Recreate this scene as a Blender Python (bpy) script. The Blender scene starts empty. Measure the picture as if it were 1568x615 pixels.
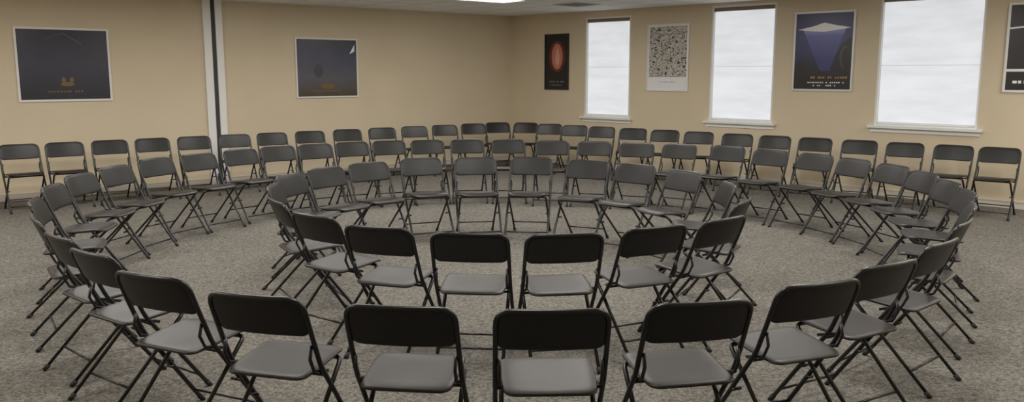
import bpy, bmesh, math, random
from mathutils import Vector, Matrix
random.seed(4)
sc=bpy.context.scene
sc.view_settings.view_transform='Standard'
sc.view_settings.look='None'
# ---------------- positions back-projected from image pixels, some nudged by hand (metres, camera stands over the world origin)
RING_IN=[(-.25,4.78),(.31,4.76),(.88,4.99),(1.37,5.29),(1.7,6.05),(1.84,7.01),(1.66,7.92),(1.28,8.5),(.82,8.89),(.22,9.24),(-.41,9.24),(-1.01,9.17),(-1.51,8.69),(-1.85,8.2),(-2.05,7.61),(-1.99,6.88),(-1.74,6.08),(-1.31,5.42),(-.82,4.99)]
RING_OUT=[(-.45,3.24),(.16,3.19),(.77,3.3),(1.37,3.62),(1.84,4.0),(2.37,4.53),(2.83,5.17),(3.24,5.84),(3.59,6.53),(3.76,7.14),(3.88,7.81),(3.87,8.44),(3.72,9.03),(3.51,9.61),(3.15,10.13),(2.77,10.68),(2.21,10.98),(1.68,11.19),(1.13,11.41),(.56,11.52),(-.05,11.75),(-.63,11.75),(-1.18,11.64),(-1.70,11.52),(-2.17,11.3),(-2.59,10.98),(-3.0,10.68),(-3.33,10.21),(-3.63,9.63),(-3.9,9.1),(-3.97,8.32),(-3.99,7.66),(-3.81,6.88),(-3.50,6.08),(-3.06,5.32),(-2.58,4.7),(-2.18,4.26),(-1.67,3.77),(-1.08,3.41)]
ROW_L=[(-6.44,10.94),(-6.02,11.27),(-5.58,11.62),(-5.14,11.97),(-4.68,12.33),(-4.21,12.71),(-3.75,13.08),(-3.25,13.47),(-2.73,13.88),(-2.22,14.29),(-1.72,14.69),(-1.22,15.08),(-.72,15.47),(-.28,15.82)]
ROW_R=[(.27,15.77),(.7,15.38),(1.13,14.98),(1.57,14.58),(2.05,14.14),(2.51,13.72),(2.97,13.3),(3.46,12.85),(3.91,12.44),(4.36,12.03),(4.82,11.61),(5.26,11.2),(5.7,10.8),(6.09,10.45)]
H=1.757
P0=Vector((-.01,17.17,0));dL=(Vector((-7.07,11.41,0))-P0).normalized();dR=(Vector((6.47,10.96,0))-P0).normalized()
nL=Vector((-dL.y,dL.x,0));nL=nL if nL.y<0 else -nL
nR=Vector((-dR.y,dR.x,0));nR=nR if nR.y<0 else -nR
CH=2.885

# ---------------- materials
def mat(name,col,rough=.5,metal=0,emis=0,spec=.5):
    m=bpy.data.materials.new(name);m.use_nodes=True
    b=m.node_tree.nodes['Principled BSDF']
    b.inputs['Base Color'].default_value=(*col,1);b.inputs['Roughness'].default_value=rough
    b.inputs['Metallic'].default_value=metal;b.inputs['Specular IOR Level'].default_value=spec
    if emis:
        b.inputs['Emission Color'].default_value=(*col,1);b.inputs['Emission Strength'].default_value=emis
    return m
def noisy(m,col1,col2,scale,bump=0,detail=4,dist=.02,coord='Object'):
    nt=m.node_tree;N=nt.nodes;b=N['Principled BSDF']
    tc=N.new('ShaderNodeTexCoord')
    t=N.new('ShaderNodeTexNoise');t.inputs['Scale'].default_value=scale;t.inputs['Detail'].default_value=detail
    nt.links.new(tc.outputs[coord],t.inputs['Vector'])
    r=N.new('ShaderNodeValToRGB');r.color_ramp.elements[0].position=.35;r.color_ramp.elements[1].position=.65
    r.color_ramp.elements[0].color=(*col1,1);r.color_ramp.elements[1].color=(*col2,1)
    nt.links.new(t.outputs['Fac'],r.inputs['Fac']);nt.links.new(r.outputs['Color'],b.inputs['Base Color'])
    if bump:
        bp=N.new('ShaderNodeBump');bp.inputs['Strength'].default_value=bump;bp.inputs['Distance'].default_value=dist
        nt.links.new(t.outputs['Fac'],bp.inputs['Height']);nt.links.new(bp.outputs['Normal'],b.inputs['Normal'])
    return m
M_wall=noisy(mat('wall_paint_beige',(.6,.49,.34),.75),(.635,.54,.39),(.665,.57,.415),1.2,0)
M_base=mat('baseboard_paint',(.62,.57,.49),.5)
M_white=mat('window_white_paint',(.8,.8,.78),.4)
M_brown=mat('headrail_brown',(.22,.16,.12),.5)
M_alum=mat('partition_aluminium',(.8,.79,.77),.4,0)
M_dark=mat('partition_gasket_dark',(.045,.045,.048),.6)
M_frame_blk=mat('chair_steel_black',(.009,.009,.009),.3)
M_rub=mat('rubber_foot',(.015,.015,.015),.7)
M_plas=noisy(mat('chair_plastic_back',(.02,.019,.018),.42,spec=.38),(.0105,.0095,.009),(.0135,.012,.011),60,.05,3,dist=.002)
M_seat=noisy(mat('chair_plastic_seat',(.05,.045,.042),.42,spec=.34),(.021,.017,.0148),(.0265,.0215,.019),60,.06,3,dist=.002)
M_carpet=mat('carpet_loop_grey',(.2,.18,.16),.95,spec=.1)
def carpet(m):
    nt=m.node_tree;N=nt.nodes;L=nt.links;b=N['Principled BSDF'];tc=N.new('ShaderNodeTexCoord')
    n1=N.new('ShaderNodeTexNoise');n1.inputs['Scale'].default_value=50;n1.inputs['Detail'].default_value=4;n1.inputs['Roughness'].default_value=.65
    n1.inputs['Distortion'].default_value=.8
    n2=N.new('ShaderNodeTexNoise');n2.inputs['Scale'].default_value=.8;n2.inputs['Detail'].default_value=3
    v=N.new('ShaderNodeTexVoronoi');v.inputs['Scale'].default_value=95
    for n in (n1,n2,v): L.new(tc.outputs['Object'],n.inputs['Vector'])
    r=N.new('ShaderNodeValToRGB');e=r.color_ramp.elements
    e[0].position=.37;e[0].color=(.112,.103,.089,1);e[1].position=.63;e[1].color=(.325,.304,.269,1)
    L.new(n1.outputs['Fac'],r.inputs['Fac'])
    mx=N.new('ShaderNodeMix');mx.data_type='RGBA';mx.blend_type='MULTIPLY';mx.inputs[0].default_value=.4
    L.new(r.outputs['Color'],mx.inputs[6])
    r2=N.new('ShaderNodeValToRGB');r2.color_ramp.elements[0].color=(1,1,1,1);r2.color_ramp.elements[1].color=(.3,.3,.3,1);r2.color_ramp.elements[1].position=.8
    L.new(v.outputs['Distance'],r2.inputs['Fac']);L.new(r2.outputs['Color'],mx.inputs[7])
    mx2=N.new('ShaderNodeMix');mx2.data_type='RGBA';mx2.blend_type='MULTIPLY';mx2.inputs[0].default_value=.25
    L.new(mx.outputs[2],mx2.inputs[6]);L.new(n2.outputs['Fac'],mx2.inputs[7])
    L.new(mx2.outputs[2],b.inputs['Base Color'])
    bp=N.new('ShaderNodeBump');bp.inputs['Strength'].default_value=.6;bp.inputs['Distance'].default_value=.012
    L.new(n1.outputs['Fac'],bp.inputs['Height']);L.new(bp.outputs['Normal'],b.inputs['Normal'])
carpet(M_carpet)
M_ceil=mat('ceiling_tile',(.7,.7,.69),.9)
def ceil(m):
    nt=m.node_tree;N=nt.nodes;L=nt.links;b=N['Principled BSDF'];tc=N.new('ShaderNodeTexCoord')
    mp=N.new('ShaderNodeMapping');mp.inputs['Rotation'].default_value=(0,0,-math.atan2(dL.y,dL.x))
    L.new(tc.outputs['Object'],mp.inputs['Vector'])
    br=N.new('ShaderNodeTexBrick');br.offset=0;br.inputs['Scale'].default_value=1;br.inputs['Brick Width'].default_value=.61;br.inputs['Row Height'].default_value=.61
    br.inputs['Mortar Size'].default_value=.012;br.inputs['Color1'].default_value=(.90,.92,.94,1);br.inputs['Color2'].default_value=(.93,.95,.97,1);br.inputs['Mortar'].default_value=(.55,.55,.55,1)
    L.new(mp.outputs['Vector'],br.inputs['Vector']);L.new(br.outputs['Color'],b.inputs['Base Color'])
ceil(M_ceil)
M_light=mat('troffer_diffuser',(1,.98,.93),.5,emis=3)
M_troff=mat('troffer_frame',(.75,.75,.75),.5)
M_blind=mat('roller_blind_backlit',(.9,.93,.96),.8,emis=.75)
def blind(m):
    nt=m.node_tree;N=nt.nodes;L=nt.links;b=N['Principled BSDF'];tc=N.new('ShaderNodeTexCoord')
    w=N.new('ShaderNodeTexNoise');w.inputs['Scale'].default_value=1.3
    mp=N.new('ShaderNodeMapping');mp.inputs['Scale'].default_value=(1,1,5)
    L.new(tc.outputs['Object'],mp.inputs['Vector']);L.new(mp.outputs['Vector'],w.inputs['Vector'])
    r=N.new('ShaderNodeMapRange');r.inputs[1].default_value=.3;r.inputs[2].default_value=.7;r.inputs[3].default_value=.60;r.inputs[4].default_value=.71
    L.new(w.outputs['Fac'],r.inputs[0]);L.new(r.outputs[0],b.inputs['Emission Strength'])
    b.inputs['Base Color'].default_value=(.30,.30,.30,1)
    b.inputs['Emission Color'].default_value=(.93,.96,1,1)
blind(M_blind)
M_rail_shade=mat('blind_rail_shade',(.45,.46,.48),.8,emis=.8)  # dimmer glow: painted silhouette of the meeting rail behind the blind

def addmesh(name,verts,faces,mats,midx=None,rot=0.):
    me=bpy.data.meshes.new(name)
    loc=sum((Vector(v) for v in verts),Vector())/len(verts)
    Ri=Matrix.Rotation(-rot,3,'Z')
    me.from_pydata([tuple(Ri@(Vector(v)-loc)) for v in verts],[],faces)
    for m in mats: me.materials.append(m)
    if midx:
        for p,i in zip(me.polygons,midx): p.material_index=i
    me.update()
    o=bpy.data.objects.new(name,me);o.location=loc;o.rotation_euler=(0,0,rot);sc.collection.objects.link(o);return o
class MB:
    def __init__(s): s.v=[];s.f=[];s.m=[];s.rot=0
    def box(s,org,d,n,s0,s1,k0,k1,z0,z1,mi=0):
        s.rot=math.atan2(d.y,d.x)
        b=len(s.v)
        for z in (z0,z1):
            for a,k in ((s0,k0),(s1,k0),(s1,k1),(s0,k1)):
                p=org+d*a+n*k;s.v.append(Vector((p.x,p.y,z)))
        for q in ((0,3,2,1),(4,5,6,7),(0,1,5,4),(1,2,6,5),(2,3,7,6),(3,0,4,7)):
            s.f.append([b+i for i in q]);s.m.append(mi)
    def poly(s,pts,mi=0):
        b=len(s.v);s.v+=[Vector(p) for p in pts];s.f.append(list(range(b,b+len(pts))));s.m.append(mi)
    def make(s,name,mats):
        o=addmesh(name,s.v,s.f,mats,s.m,s.rot)
        bm=bmesh.new();bm.from_mesh(o.data);bmesh.ops.recalc_face_normals(bm,faces=bm.faces);bm.to_mesh(o.data);bm.free()
        return o

# ---------------- room
LA,LB=14.,15.
C1=P0+dL*LA;C2=P0+dR*LB;C3=C1+dR*LB
def slab(name,z0,z1,m):
    pts=[P0,C1,C3,C2]
    v=[Vector((p.x,p.y,z0)) for p in pts]+[Vector((p.x,p.y,z1)) for p in pts]
    return addmesh(name,v,[(0,3,2,1),(4,5,6,7),(0,1,5,4),(1,2,6,5),(2,3,7,6),(3,0,4,7)],[m])
slab('floor',-.1,0,M_carpet);slab('ceiling',CH,CH+.1,M_ceil)
b=MB();b.box(P0,dL,nL,-.2,LA,-.2,0,0,CH);b.make('wall_left',[M_wall])
W=[(1.91,2.94,.95,2.77),(4.56,5.69,.97,2.84),(7.27,8.63,1.01,2.84)]
b=MB();prev=0
for (a,e,z0,z1) in W:
    b.box(P0,dR,nR,prev,a,-.2,0,0,CH);b.box(P0,dR,nR,a,e,-.2,0,0,z0);b.box(P0,dR,nR,a,e,-.2,0,z1,CH);prev=e
b.box(P0,dR,nR,prev,LB,-.2,0,0,CH);b.make('wall_right',[M_wall])
b=MB();b.box(C1,dR,dL,0,LB,0,.2,0,CH);b.make('wall_back_left',[M_wall])
b=MB();b.box(C2,dL,dR,0,LA,0,.2,0,CH);b.make('wall_back_right',[M_wall])
for nm,d,n,l in (('baseboard_left',dL,nL,LA),('baseboard_right',dR,nR,LB)):
    b=MB();b.box(P0,d,n,0,l,0,.014,0,.09);b.box(P0,d,n,0,l,0,.02,.085,.1);b.make(nm,[M_base])
for i,(a,e,z0,z1) in enumerate(W):
    b=MB();j=.03
    b.box(P0,dR,nR,a,a+j,-.14,-.005,z0,z1);b.box(P0,dR,nR,e-j,e,-.14,-.005,z0,z1)
    b.box(P0,dR,nR,a+j,e-j,-.14,-.005,z1-j,z1);b.box(P0,dR,nR,a+j,e-j,-.14,-.005,z0,z0+j*.6)
    b.box(P0,dR,nR,a-.07,e+.07,-.005,.07,z0-.03,z0+.005)
    b.box(P0,dR,nR,a-.04,e+.04,0,.018,z0-.09,z0-.03)
    b.box(P0,dR,nR,a+j,e-j,-.075,-.02,z1-.09,z1-j,1)
    b.box(P0,dR,nR,a+j+.008,e-j-.008,-.052,-.048,z0+.05,z1-.085,2)
    b.box(P0,dR,nR,a+j+.008,e-j-.008,-.0478,-.0465,1.86,1.872,3)  # thin strip standing in for the meeting rail's shade on the backlit blind
    b.box(P0,dR,nR,a+j+.008,e-j-.008,-.058,-.042,z0+.03,z0+.055,0)
    b.make('window_%d'%(i+1),[M_white,M_brown,M_blind,M_rail_shade])
s0,s1=5.90,6.20;w_=s1-s0
b=MB();b.box(P0,dL,nL,s0,s0+w_*.36,0,.05,0,CH,0);b.box(P0,dL,nL,s0+w_*.36,s0+w_*.6,0,.02,0,CH,1);b.box(P0,dL,nL,s0+w_*.6,s1,0,.05,0,CH,0)
b.make('partition_track',[M_alum,M_dark])

# ---------------- posters
def poster(d,n,rect,fm,bgmat,shapes,extra=[],fw=.03):
    lo,hi,z0,z1=rect
    mb=MB();mats=[fm,bgmat]+extra;k0=.002
    mb.box(P0,d,n,lo,hi,k0,.022,z0,z0+fw);mb.box(P0,d,n,lo,hi,k0,.022,z1-fw,z1)
    mb.box(P0,d,n,lo,lo+fw,k0,.022,z0+fw,z1-fw);mb.box(P0,d,n,hi-fw,hi,k0,.022,z0+fw,z1-fw)
    def pt(u,v,k):
        s=(lo+fw+(hi-lo-2*fw)*u) if d is dR else (hi-fw-(hi-lo-2*fw)*u)
        p=P0+d*s+n*k;return Vector((p.x,p.y,z0+fw+(z1-z0-2*fw)*v))
    uvs={}
    mb.poly([pt(0,0,.010),pt(1,0,.010),pt(1,1,.010),pt(0,1,.010)],1);uvs[len(mb.f)-1]=[(0,0),(1,0),(1,1),(0,1)]
    for k,(mi,pts) in enumerate(shapes):
        mb.poly([pt(u,v,.0105+.0002*k) for u,v in pts],mi);uvs[len(mb.f)-1]=pts
    o=addmesh('framed_poster',mb.v,mb.f,mats,mb.m,mb.rot)
    ul=o.data.uv_layers.new(name='UVMap')
    for p in o.data.polygons:
        if p.index in uvs:
            for li,uv in zip(p.loop_indices,uvs[p.index]): ul.data[li].uv=uv
    return o
def ell(cx,cy,rx,ry,n=28):
    return [(cx+rx*math.cos(2*math.pi*i/n),cy+ry*math.sin(2*math.pi*i/n)) for i in range(n)]
def textrow(mi,v,h,u0,u1,n,seed):
    R=random.Random(seed);out=[];u=u0;st=(u1-u0)/n
    for i in range(n):
        if R.random()<.15: u+=st;continue
        w=st*R.uniform(.55,.8);t=h*R.uniform(.75,1);out.append((mi,[(u,v),(u+w,v),(u+w,v+t),(u,v+t)]));u+=st
    return out
def grad(name,stops,axis='Y',noise=0,sc_=5):
    m=mat(name,(0,0,0),.3);nt=m.node_tree;N=nt.nodes;L=nt.links;b=N['Principled BSDF']
    tc=N.new('ShaderNodeTexCoord');sp=N.new('ShaderNodeSeparateXYZ');L.new(tc.outputs['UV'],sp.inputs[0])
    r=N.new('ShaderNodeValToRGB');e=r.color_ramp.elements
    for i,(p,cc) in enumerate(stops):
        el=e[i] if i<2 else e.new(p)
        el.position=p;el.color=(*cc,1)
    src=sp.outputs[axis]
    if noise:
        n=N.new('ShaderNodeTexNoise');n.inputs['Scale'].default_value=sc_;L.new(tc.outputs['UV'],n.inputs['Vector'])
        ma=N.new('ShaderNodeMath');ma.operation='MULTIPLY_ADD';ma.inputs[1].default_value=noise;L.new(n.outputs['Fac'],ma.inputs[0]);L.new(src,ma.inputs[2]);
        m2=N.new('ShaderNodeMath');m2.operation='SUBTRACT';m2.inputs[1].default_value=noise/2;L.new(ma.outputs[0],m2.inputs[0]);src=m2.outputs[0]
    L.new(src,r.inputs['Fac']);L.new(r.outputs['Color'],b.inputs['Base Color']);return m
F_sil=mat('poster_frame_silver',(.62,.62,.62),.35,.2);F_blk=mat('poster_frame_black',(.03,.03,.03),.4);F_wht=mat('poster_frame_white',(.75,.74,.72),.4)
K_blk=mat('ink_black',(.012,.011,.012),.3);K_red=mat('ink_dark_red',(.13,.025,.02),.3);K_pk=mat('ink_pink',(.52,.2,.14),.3)
K_wht=mat('ink_white',(.8,.8,.82),.3);K_gold=mat('ink_gold',(.34,.2,.07),.3);K_grey=mat('ink_grey',(.2,.2,.22),.3);K_or=mat('ink_orange',(.5,.15,.05),.3);K_pur=mat('ink_violet',(.12,.06,.2),.3)
K_tan=mat('ink_tan',(.68,.36,.26),.3);K_dim=mat('ink_charcoal',(.05,.05,.06),.3);K_dg=mat('ink_dim_gold',(.16,.1,.04),.3)
poster(dR,nR,(.91,1.52,1.44,2.50),F_blk,K_blk,[(2,ell(.52,.60,.36,.29)),(3,ell(.52,.6,.24,.24)),(4,[(.53,.78),(.63,.62),(.61,.48),(.52,.42),(.43,.5),(.44,.64)])]+textrow(5,.12,.03,.15,.85,12,1)+textrow(5,.06,.02,.2,.8,12,2),[K_red,K_pk,K_tan,K_grey],.02)
M_dood=mat('doodle_print',(.7,.68,.62),.4)
def dood(m):
    nt=m.node_tree;N=nt.nodes;L=nt.links;b=N['Principled BSDF'];tc=N.new('ShaderNodeTexCoord')
    mp=N.new('ShaderNodeMapping');mp.inputs['Scale'].default_value=(1,1.5,1);L.new(tc.outputs['UV'],mp.inputs['Vector'])
    n=N.new('ShaderNodeTexNoise');n.inputs['Scale'].default_value=9;n.inputs['Detail'].default_value=1;n.inputs['Distortion'].default_value=2.5;L.new(mp.outputs['Vector'],n.inputs['Vector'])
    r=N.new('ShaderNodeValToRGB');r.color_ramp.interpolation='CONSTANT';e=r.color_ramp.elements
    e[0].position=0;e[0].color=(.03,.025,.025,1);e[1].position=.42;e[1].color=(.72,.69,.62,1)
    for p,cc in ((.49,(.16,.09,.06)),(.535,(.75,.73,.68)),(.6,(.04,.035,.04)),(.65,(.6,.55,.48))):
        x=e.new(p);x.color=(*cc,1)
    L.new(n.outputs['Fac'],r.inputs['Fac']);L.new(r.outputs['Color'],b.inputs['Base Color'])
dood(M_dood)
poster(dR,nR,(3.31,4.15,1.45,2.59),F_wht,K_wht,[(2,[(.03,.2),(.97,.2),(.97,.98),(.03,.98)])]+textrow(3,.12,.012,.3,.7,14,3),[M_dood,K_grey],.02)
G3=grad('night_blue_print',[(0,(.008,.008,.015)),(.35,(.015,.015,.05)),(.65,(.035,.04,.15)),(1,(.025,.03,.10))],'Y',.15)
G3b=grad('beam_print',[(0,(.03,.03,.12)),(.4,(.04,.045,.17)),(.7,(.09,.105,.34)),(.8,(.28,.32,.6)),(1,(.6,.65,.85))],'Y')
poster(dR,nR,(6.0,6.93,1.49,2.67),F_sil,G3,[(2,[(.46,.24),(.62,.24),(.74,.5),(.88,.80),(.12,.80),(.3,.5)]),(3,[(.03,.79),(.3,.83),(.5,.875),(.72,.835),(.97,.80),(.72,.775),(.5,.755),(.3,.765)]),(4,[(1,.22),(1,.68),(.92,.66),(.8,.56),(.7,.4),(.66,.2)]),(5,ell(.88,.42,.09,.15)),(4,ell(.9,.41,.075,.135)),(4,[(0,.0),(1,0),(1,.24),(.6,.2),(.35,.3),(0,.36)])]+textrow(6,.14,.03,.3,.95,15,5)+textrow(3,.08,.018,.25,.9,18,6)+textrow(3,.04,.018,.35,.8,12,7),[G3b,K_wht,K_blk,K_dim,K_gold],.03)
poster(dR,nR,(8.89,9.75,1.51,2.65),F_wht,K_blk,[(2,[(0,.22),(1,.22),(1,.25),(0,.25)]),(3,ell(.6,.6,.25,.16)),(4,[(0,.72),(1,.78),(1,.795),(0,.74)])]+textrow(2,.08,.04,.1,.9,10,8),[K_wht,K_or,K_wht],.03)
G1=grad('night_city_print',[(0,(.02,.02,.03)),(.5,(.035,.035,.06)),(1,(.014,.012,.03))],'Y',.3)
poster(dL,nL,(7.57,8.78,1.36,2.39),F_wht,G1,[(2,[(.3,.86),(.5,.95),(.5,.955),(.3,.866)]),(2,[(.5,.95),(.7,.8),(.71,.805),(.5,.96)]),(3,ell(.52,.22,.08,.03)),(3,ell(.57,.28,.025,.04)),(3,ell(.48,.28,.025,.04))]+textrow(3,.1,.03,.3,.7,12,9),[K_pur,K_dg],.03)
G2=grad('stage_print',[(0,(.07,.05,.03)),(.3,(.09,.09,.11)),(.7,(.05,.055,.10)),(1,(.02,.02,.04))],'Y',.3)
poster(dL,nL,(3.51,4.68,1.34,2.35),F_wht,G2,[(2,[(.88,.75),(.97,.92),(.97,.8)]),(3,ell(.5,.18,.12,.05)),(4,ell(.35,.45,.08,.12))]+textrow(3,.08,.03,.25,.75,10,10),[K_wht,K_dg,K_dim],.025)

# ---------------- chair mesh
LEG=.04   # everything above the floor is lifted, legs lengthened
def chair_mesh():
    V=[];F=[];MI=[]
    def bow(p):
        x,y,z=p
        if z>.5:
            k=min(1,(z-.5)/.12);y-=.03*k*(1-min(1,(x/.24)**2))
        return Vector((x,y,z))
    def tube(path,r,mi,n=10):
        path=[Vector(p) for p in path];b=len(V);N=len(path)
        t0=(path[1]-path[0]).normalized();u=t0.orthogonal().normalized()
        for i,p in enumerate(path):
            t=((path[min(i+1,N-1)]-path[max(i-1,0)])).normalized()
            u=(u-t*u.dot(t)).normalized();w=t.cross(u)
            for k in range(n):
                a=2*math.pi*k/n;V.append(p+(u*math.cos(a)+w*math.sin(a))*r)
        for i in range(N-1):
            for k in range(n):
                F.append([b+i*n+k,b+i*n+(k+1)%n,b+(i+1)*n+(k+1)%n,b+(i+1)*n+k]);MI.append(mi)
        F.append([b+k for k in reversed(range(n))]);MI.append(mi);F.append([b+(N-1)*n+k for k in range(n)]);MI.append(mi)
    def rounded(pts,rads,seg=7):
        pts=[Vector(p) for p in pts];out=[pts[0]]
        for i in range(1,len(pts)-1):
            p=pts[i];a=(pts[i-1]-p);c=(pts[i+1]-p);r=rads[i-1]
            an=a.normalized();cn=c.normalized();half=an.angle(cn)/2
            tl=min(r/math.tan(half),a.length*.48,c.length*.48)
            q0=p+an*tl;q1=p+cn*tl
            for k in range(seg+1):
                t=k/seg;out.append(q0*(1-t)**2+p*2*t*(1-t)+q1*t*t)
        out.append(pts[-1]);return out
    def dens(path,step=.04):
        out=[path[0]]
        for a,b_ in zip(path,path[1:]):
            n=max(1,int((b_-a).length/step))
            for k in range(1,n+1): out.append(a.lerp(b_,k/n))
        return out
    hw=.228;R=.0115
    top=.789;yt=-.225
    FY,FZ=.275,-LEG
    RY=-.305
    def fr(side): return [(side*hw,FY,FZ),(side*hw,-.09,.455),(side*hw,yt,top)]
    l=fr(-1);r=fr(1)
    path=rounded([l[0],l[1],l[2],r[2],r[1],r[0]],[.35,.075,.075,.35],8)
    tube([bow(p) for p in dens(path)],R,0)
    def backy(z):
        t=(z-.455)/(top-.455);return -.09+(yt+.09)*t
    def shell(outline,fn,thick,mi,rings=(.35,.65,.82,.92,.97,.99,1.0)):
        n=len(outline);cx=sum(p[0] for p in outline)/n;cy=sum(p[1] for p in outline)/n
        layers=[];prof=lambda r:(max(0,1-r**10))**.5
        for sgn in (1,-1):
            for r_ in rings:
                if sgn==-1 and r_==1.0: continue
                st=len(V)
                for (x,y) in outline:
                    V.append(fn(cx+(x-cx)*r_,cy+(y-cy)*r_,sgn*thick*.5*prof(r_)))
                layers.append((sgn,st))
        cf=len(V);V.append(fn(cx,cy,thick*.5));cb=len(V);V.append(fn(cx,cy,-thick*.5))
        f_=[q[1] for q in layers if q[0]==1];bk=[q[1] for q in layers if q[0]==-1]
        for seq,cc,rev in ((f_,cf,False),(bk+[f_[-1]],cb,True)):
            for k in range(n):
                q=[cc,seq[0]+k,seq[0]+(k+1)%n];F.append(q[::-1] if rev else q);MI.append(mi)
            for a,c in zip(seq,seq[1:]):
                for k in range(n):
                    q=[a+k,c+k,c+(k+1)%n,a+(k+1)%n];F.append(q[::-1] if rev else q);MI.append(mi)
    def rrect(x0,x1,y0,y1,rb,rt,seg=8):
        out=[]
        for (cx,cy,r,a0) in ((x1-rb,y0+rb,rb,-90),(x1-rt,y1-rt,rt,0),(x0+rt,y1-rt,rt,90),(x0+rb,y0+rb,rb,180)):
            for k in range(seg+1):
                a=math.radians(a0+90*k/seg);out.append((cx+r*math.cos(a),cy+r*math.sin(a)))
        o2=[]
        for i,p in enumerate(out):
            q=out[(i+1)%len(out)];o2.append(p);m=int(math.dist(p,q)/.035)
            for k in range(1,m+1):
                t=k/(m+1);o2.append((p[0]+(q[0]-p[0])*t,p[1]+(q[1]-p[1])*t))
        return o2
    def fback(x,z,t):
        return bow((x,backy(z),z))+Vector((0,.94,.34))*(t+.004)
    shell(rrect(-hw,hw,.605,top+.004,.045,.075),fback,.022,1)
    ys0,ys1=-.185,.215
    def fseat(x,y,t):
        q=(y-ys0)/(ys1-ys0)
        z=.418+.03*q
        z-=.010*(1-min(1,abs(x/.2))**2)*(1-abs(2*q-1)**3)
        if q>.82: z-=.018*((q-.82)/.18)**2
        return Vector((x,y,z+t))
    sw=.204
    ol=rrect(-sw,sw,ys0,ys1,.05,.07)
    ol=[(x*(1-.05*max(0,-(y)/.2)),y+(.012*(1-(x/sw)**2) if y>.1 else 0)) for x,y in ol]
    shell(ol,fseat,.030,2)
    rw=.200
    tube(rounded([(-rw,RY,-LEG),(-rw,.15,.412),(rw,.15,.412),(rw,RY,-LEG)],[.03,.03],5),.011,0)
    def fy(z):
        t=(z-FZ)/(.455-FZ);return FY+(-.09-FY)*t
    def ry(z):
        t=(z+LEG)/(.412+LEG);return RY+(.15-RY)*t
    tube([(-hw,fy(.04),.04),(hw,fy(.04),.04)],.007,0,n=8)
    tube([(-rw,ry(.08),.08),(rw,ry(.08),.08)],.007,0,n=8)
    tube([(-hw,fy(.40),.40),(hw,fy(.40),.40)],.008,0,n=8)
    zc=.22
    for s in (-1,1):
        x=s*.212
        tube([(x,-.135,.56),(x,-.15,.50),(x,-.12,.44),(x,.0,.40)],.008,0,n=6)
        tube([(s*.19,fy(zc)-.02,zc),(s*.24,fy(zc)-.02,zc)],.008,0,n=8)
        for p,dv in ((Vector((s*hw,FY,-LEG)),Vector((0,-.09-FY,.455-FZ)).normalized()),(Vector((s*rw,RY,-LEG)),Vector((0,.15-RY,.412+LEG)).normalized())):
            tube([p,p+dv*.04],.0155,3,n=10)
    V=[Vector((v.x,v.y,max(v.z+LEG,0.0))) for v in V]
    me=bpy.data.meshes.new('folding_chair_mesh')
    me.from_pydata([tuple(v) for v in V],[],F)
    for m in (M_frame_blk,M_plas,M_seat,M_rub): me.materials.append(m)
    for p,i in zip(me.polygons,MI): p.material_index=i;p.use_smooth=len(p.vertices)<=4
    me.update();return me
CM=chair_mesh()
def place(tx,ty,fx,fy,jit=2.0):
    a=math.atan2(-fx,fy)+math.radians(random.uniform(-jit,jit))
    Fv=Vector((-math.sin(a),math.cos(a),0))
    p=Vector((tx*(1+.06/ty),ty,0))+Fv*.25
    o=bpy.data.objects.new('folding_chair',CM);o.location=(p.x,p.y,0);o.rotation_euler=(0,0,a);sc.collection.objects.link(o)
for (x,y) in RING_IN: place(x,y,-.07-x,7.0-y)
for (x,y) in RING_OUT: place(x,y,-.03-x,7.4-y)
for i,(x,y) in enumerate(ROW_L):
    g=math.radians(40-25*i/13);place(x,y,math.sin(g),-math.cos(g))
for i,(x,y) in enumerate(ROW_R):
    g=math.radians(15+27*i/13);place(x,y,-math.sin(g),-math.cos(g))

# ---------------- ceiling lights
org=Vector((-.41,13.12,0));rot=math.atan2(dL.y,dL.x)
def inside(p,m=.9):
    q=p-P0;det=dL.x*dR.y-dL.y*dR.x
    a=(q.x*dR.y-q.y*dR.x)/det;b_=(dL.x*q.y-dL.y*q.x)/det
    return m<a<LA-m and m<b_<LB-m
ld=bpy.data.lights.new('ceiling_troffer','AREA');ld.shape='RECTANGLE';ld.size=1.14;ld.size_y=.55;ld.energy=37;ld.color=(1,.965,.91)
for i in range(-6,7):
    for j in range(-6,7):
        p=org+dL*(i*3.0)+nL*(j*2.6)
        if not inside(p) or p.y<1.5: continue
        mb=MB()
        mb.box(p,dL,nL,-.61,.61,-.305,-.28,CH-.02,CH);mb.box(p,dL,nL,-.61,.61,.28,.305,CH-.02,CH)
        mb.box(p,dL,nL,-.61,-.58,-.28,.28,CH-.02,CH);mb.box(p,dL,nL,.58,.61,-.28,.28,CH-.02,CH)
        mb.box(p,dL,nL,-.58,.58,-.28,.28,CH-.008,CH,1);mb.make('ceiling_light_panel',[M_troff,M_light])
        lo=bpy.data.objects.new('troffer_lamp',ld);lo.location=(p.x,p.y,CH-.025);lo.rotation_euler=(0,0,rot);sc.collection.objects.link(lo)
p=Vector((1.08,14.1,0));mb=MB()
mb.box(p,dL,nL,-.3,.3,-.3,.3,CH-.012,CH)
for k in range(7): mb.box(p,dL,nL,-.26,.26,-.26+k*.08,-.22+k*.08,CH-.018,CH-.012,1)
mb.make('ceiling_vent',[M_troff,mat('vent_slot',(.25,.25,.25),.6)])
w=bpy.data.worlds.new('w');sc.world=w;w.use_nodes=True;w.node_tree.nodes['Background'].inputs[0].default_value=(.9,.95,1,1);w.node_tree.nodes['Background'].inputs[1].default_value=.5
cd=bpy.data.cameras.new('camera');cam=bpy.data.objects.new('camera',cd);sc.collection.objects.link(cam)
cd.sensor_width=36;cd.lens=29.39;cd.clip_end=100
cam.location=(0,0,H);cam.rotation_euler=(math.pi/2-math.atan(195.5/1280),0,0);sc.camera=cam
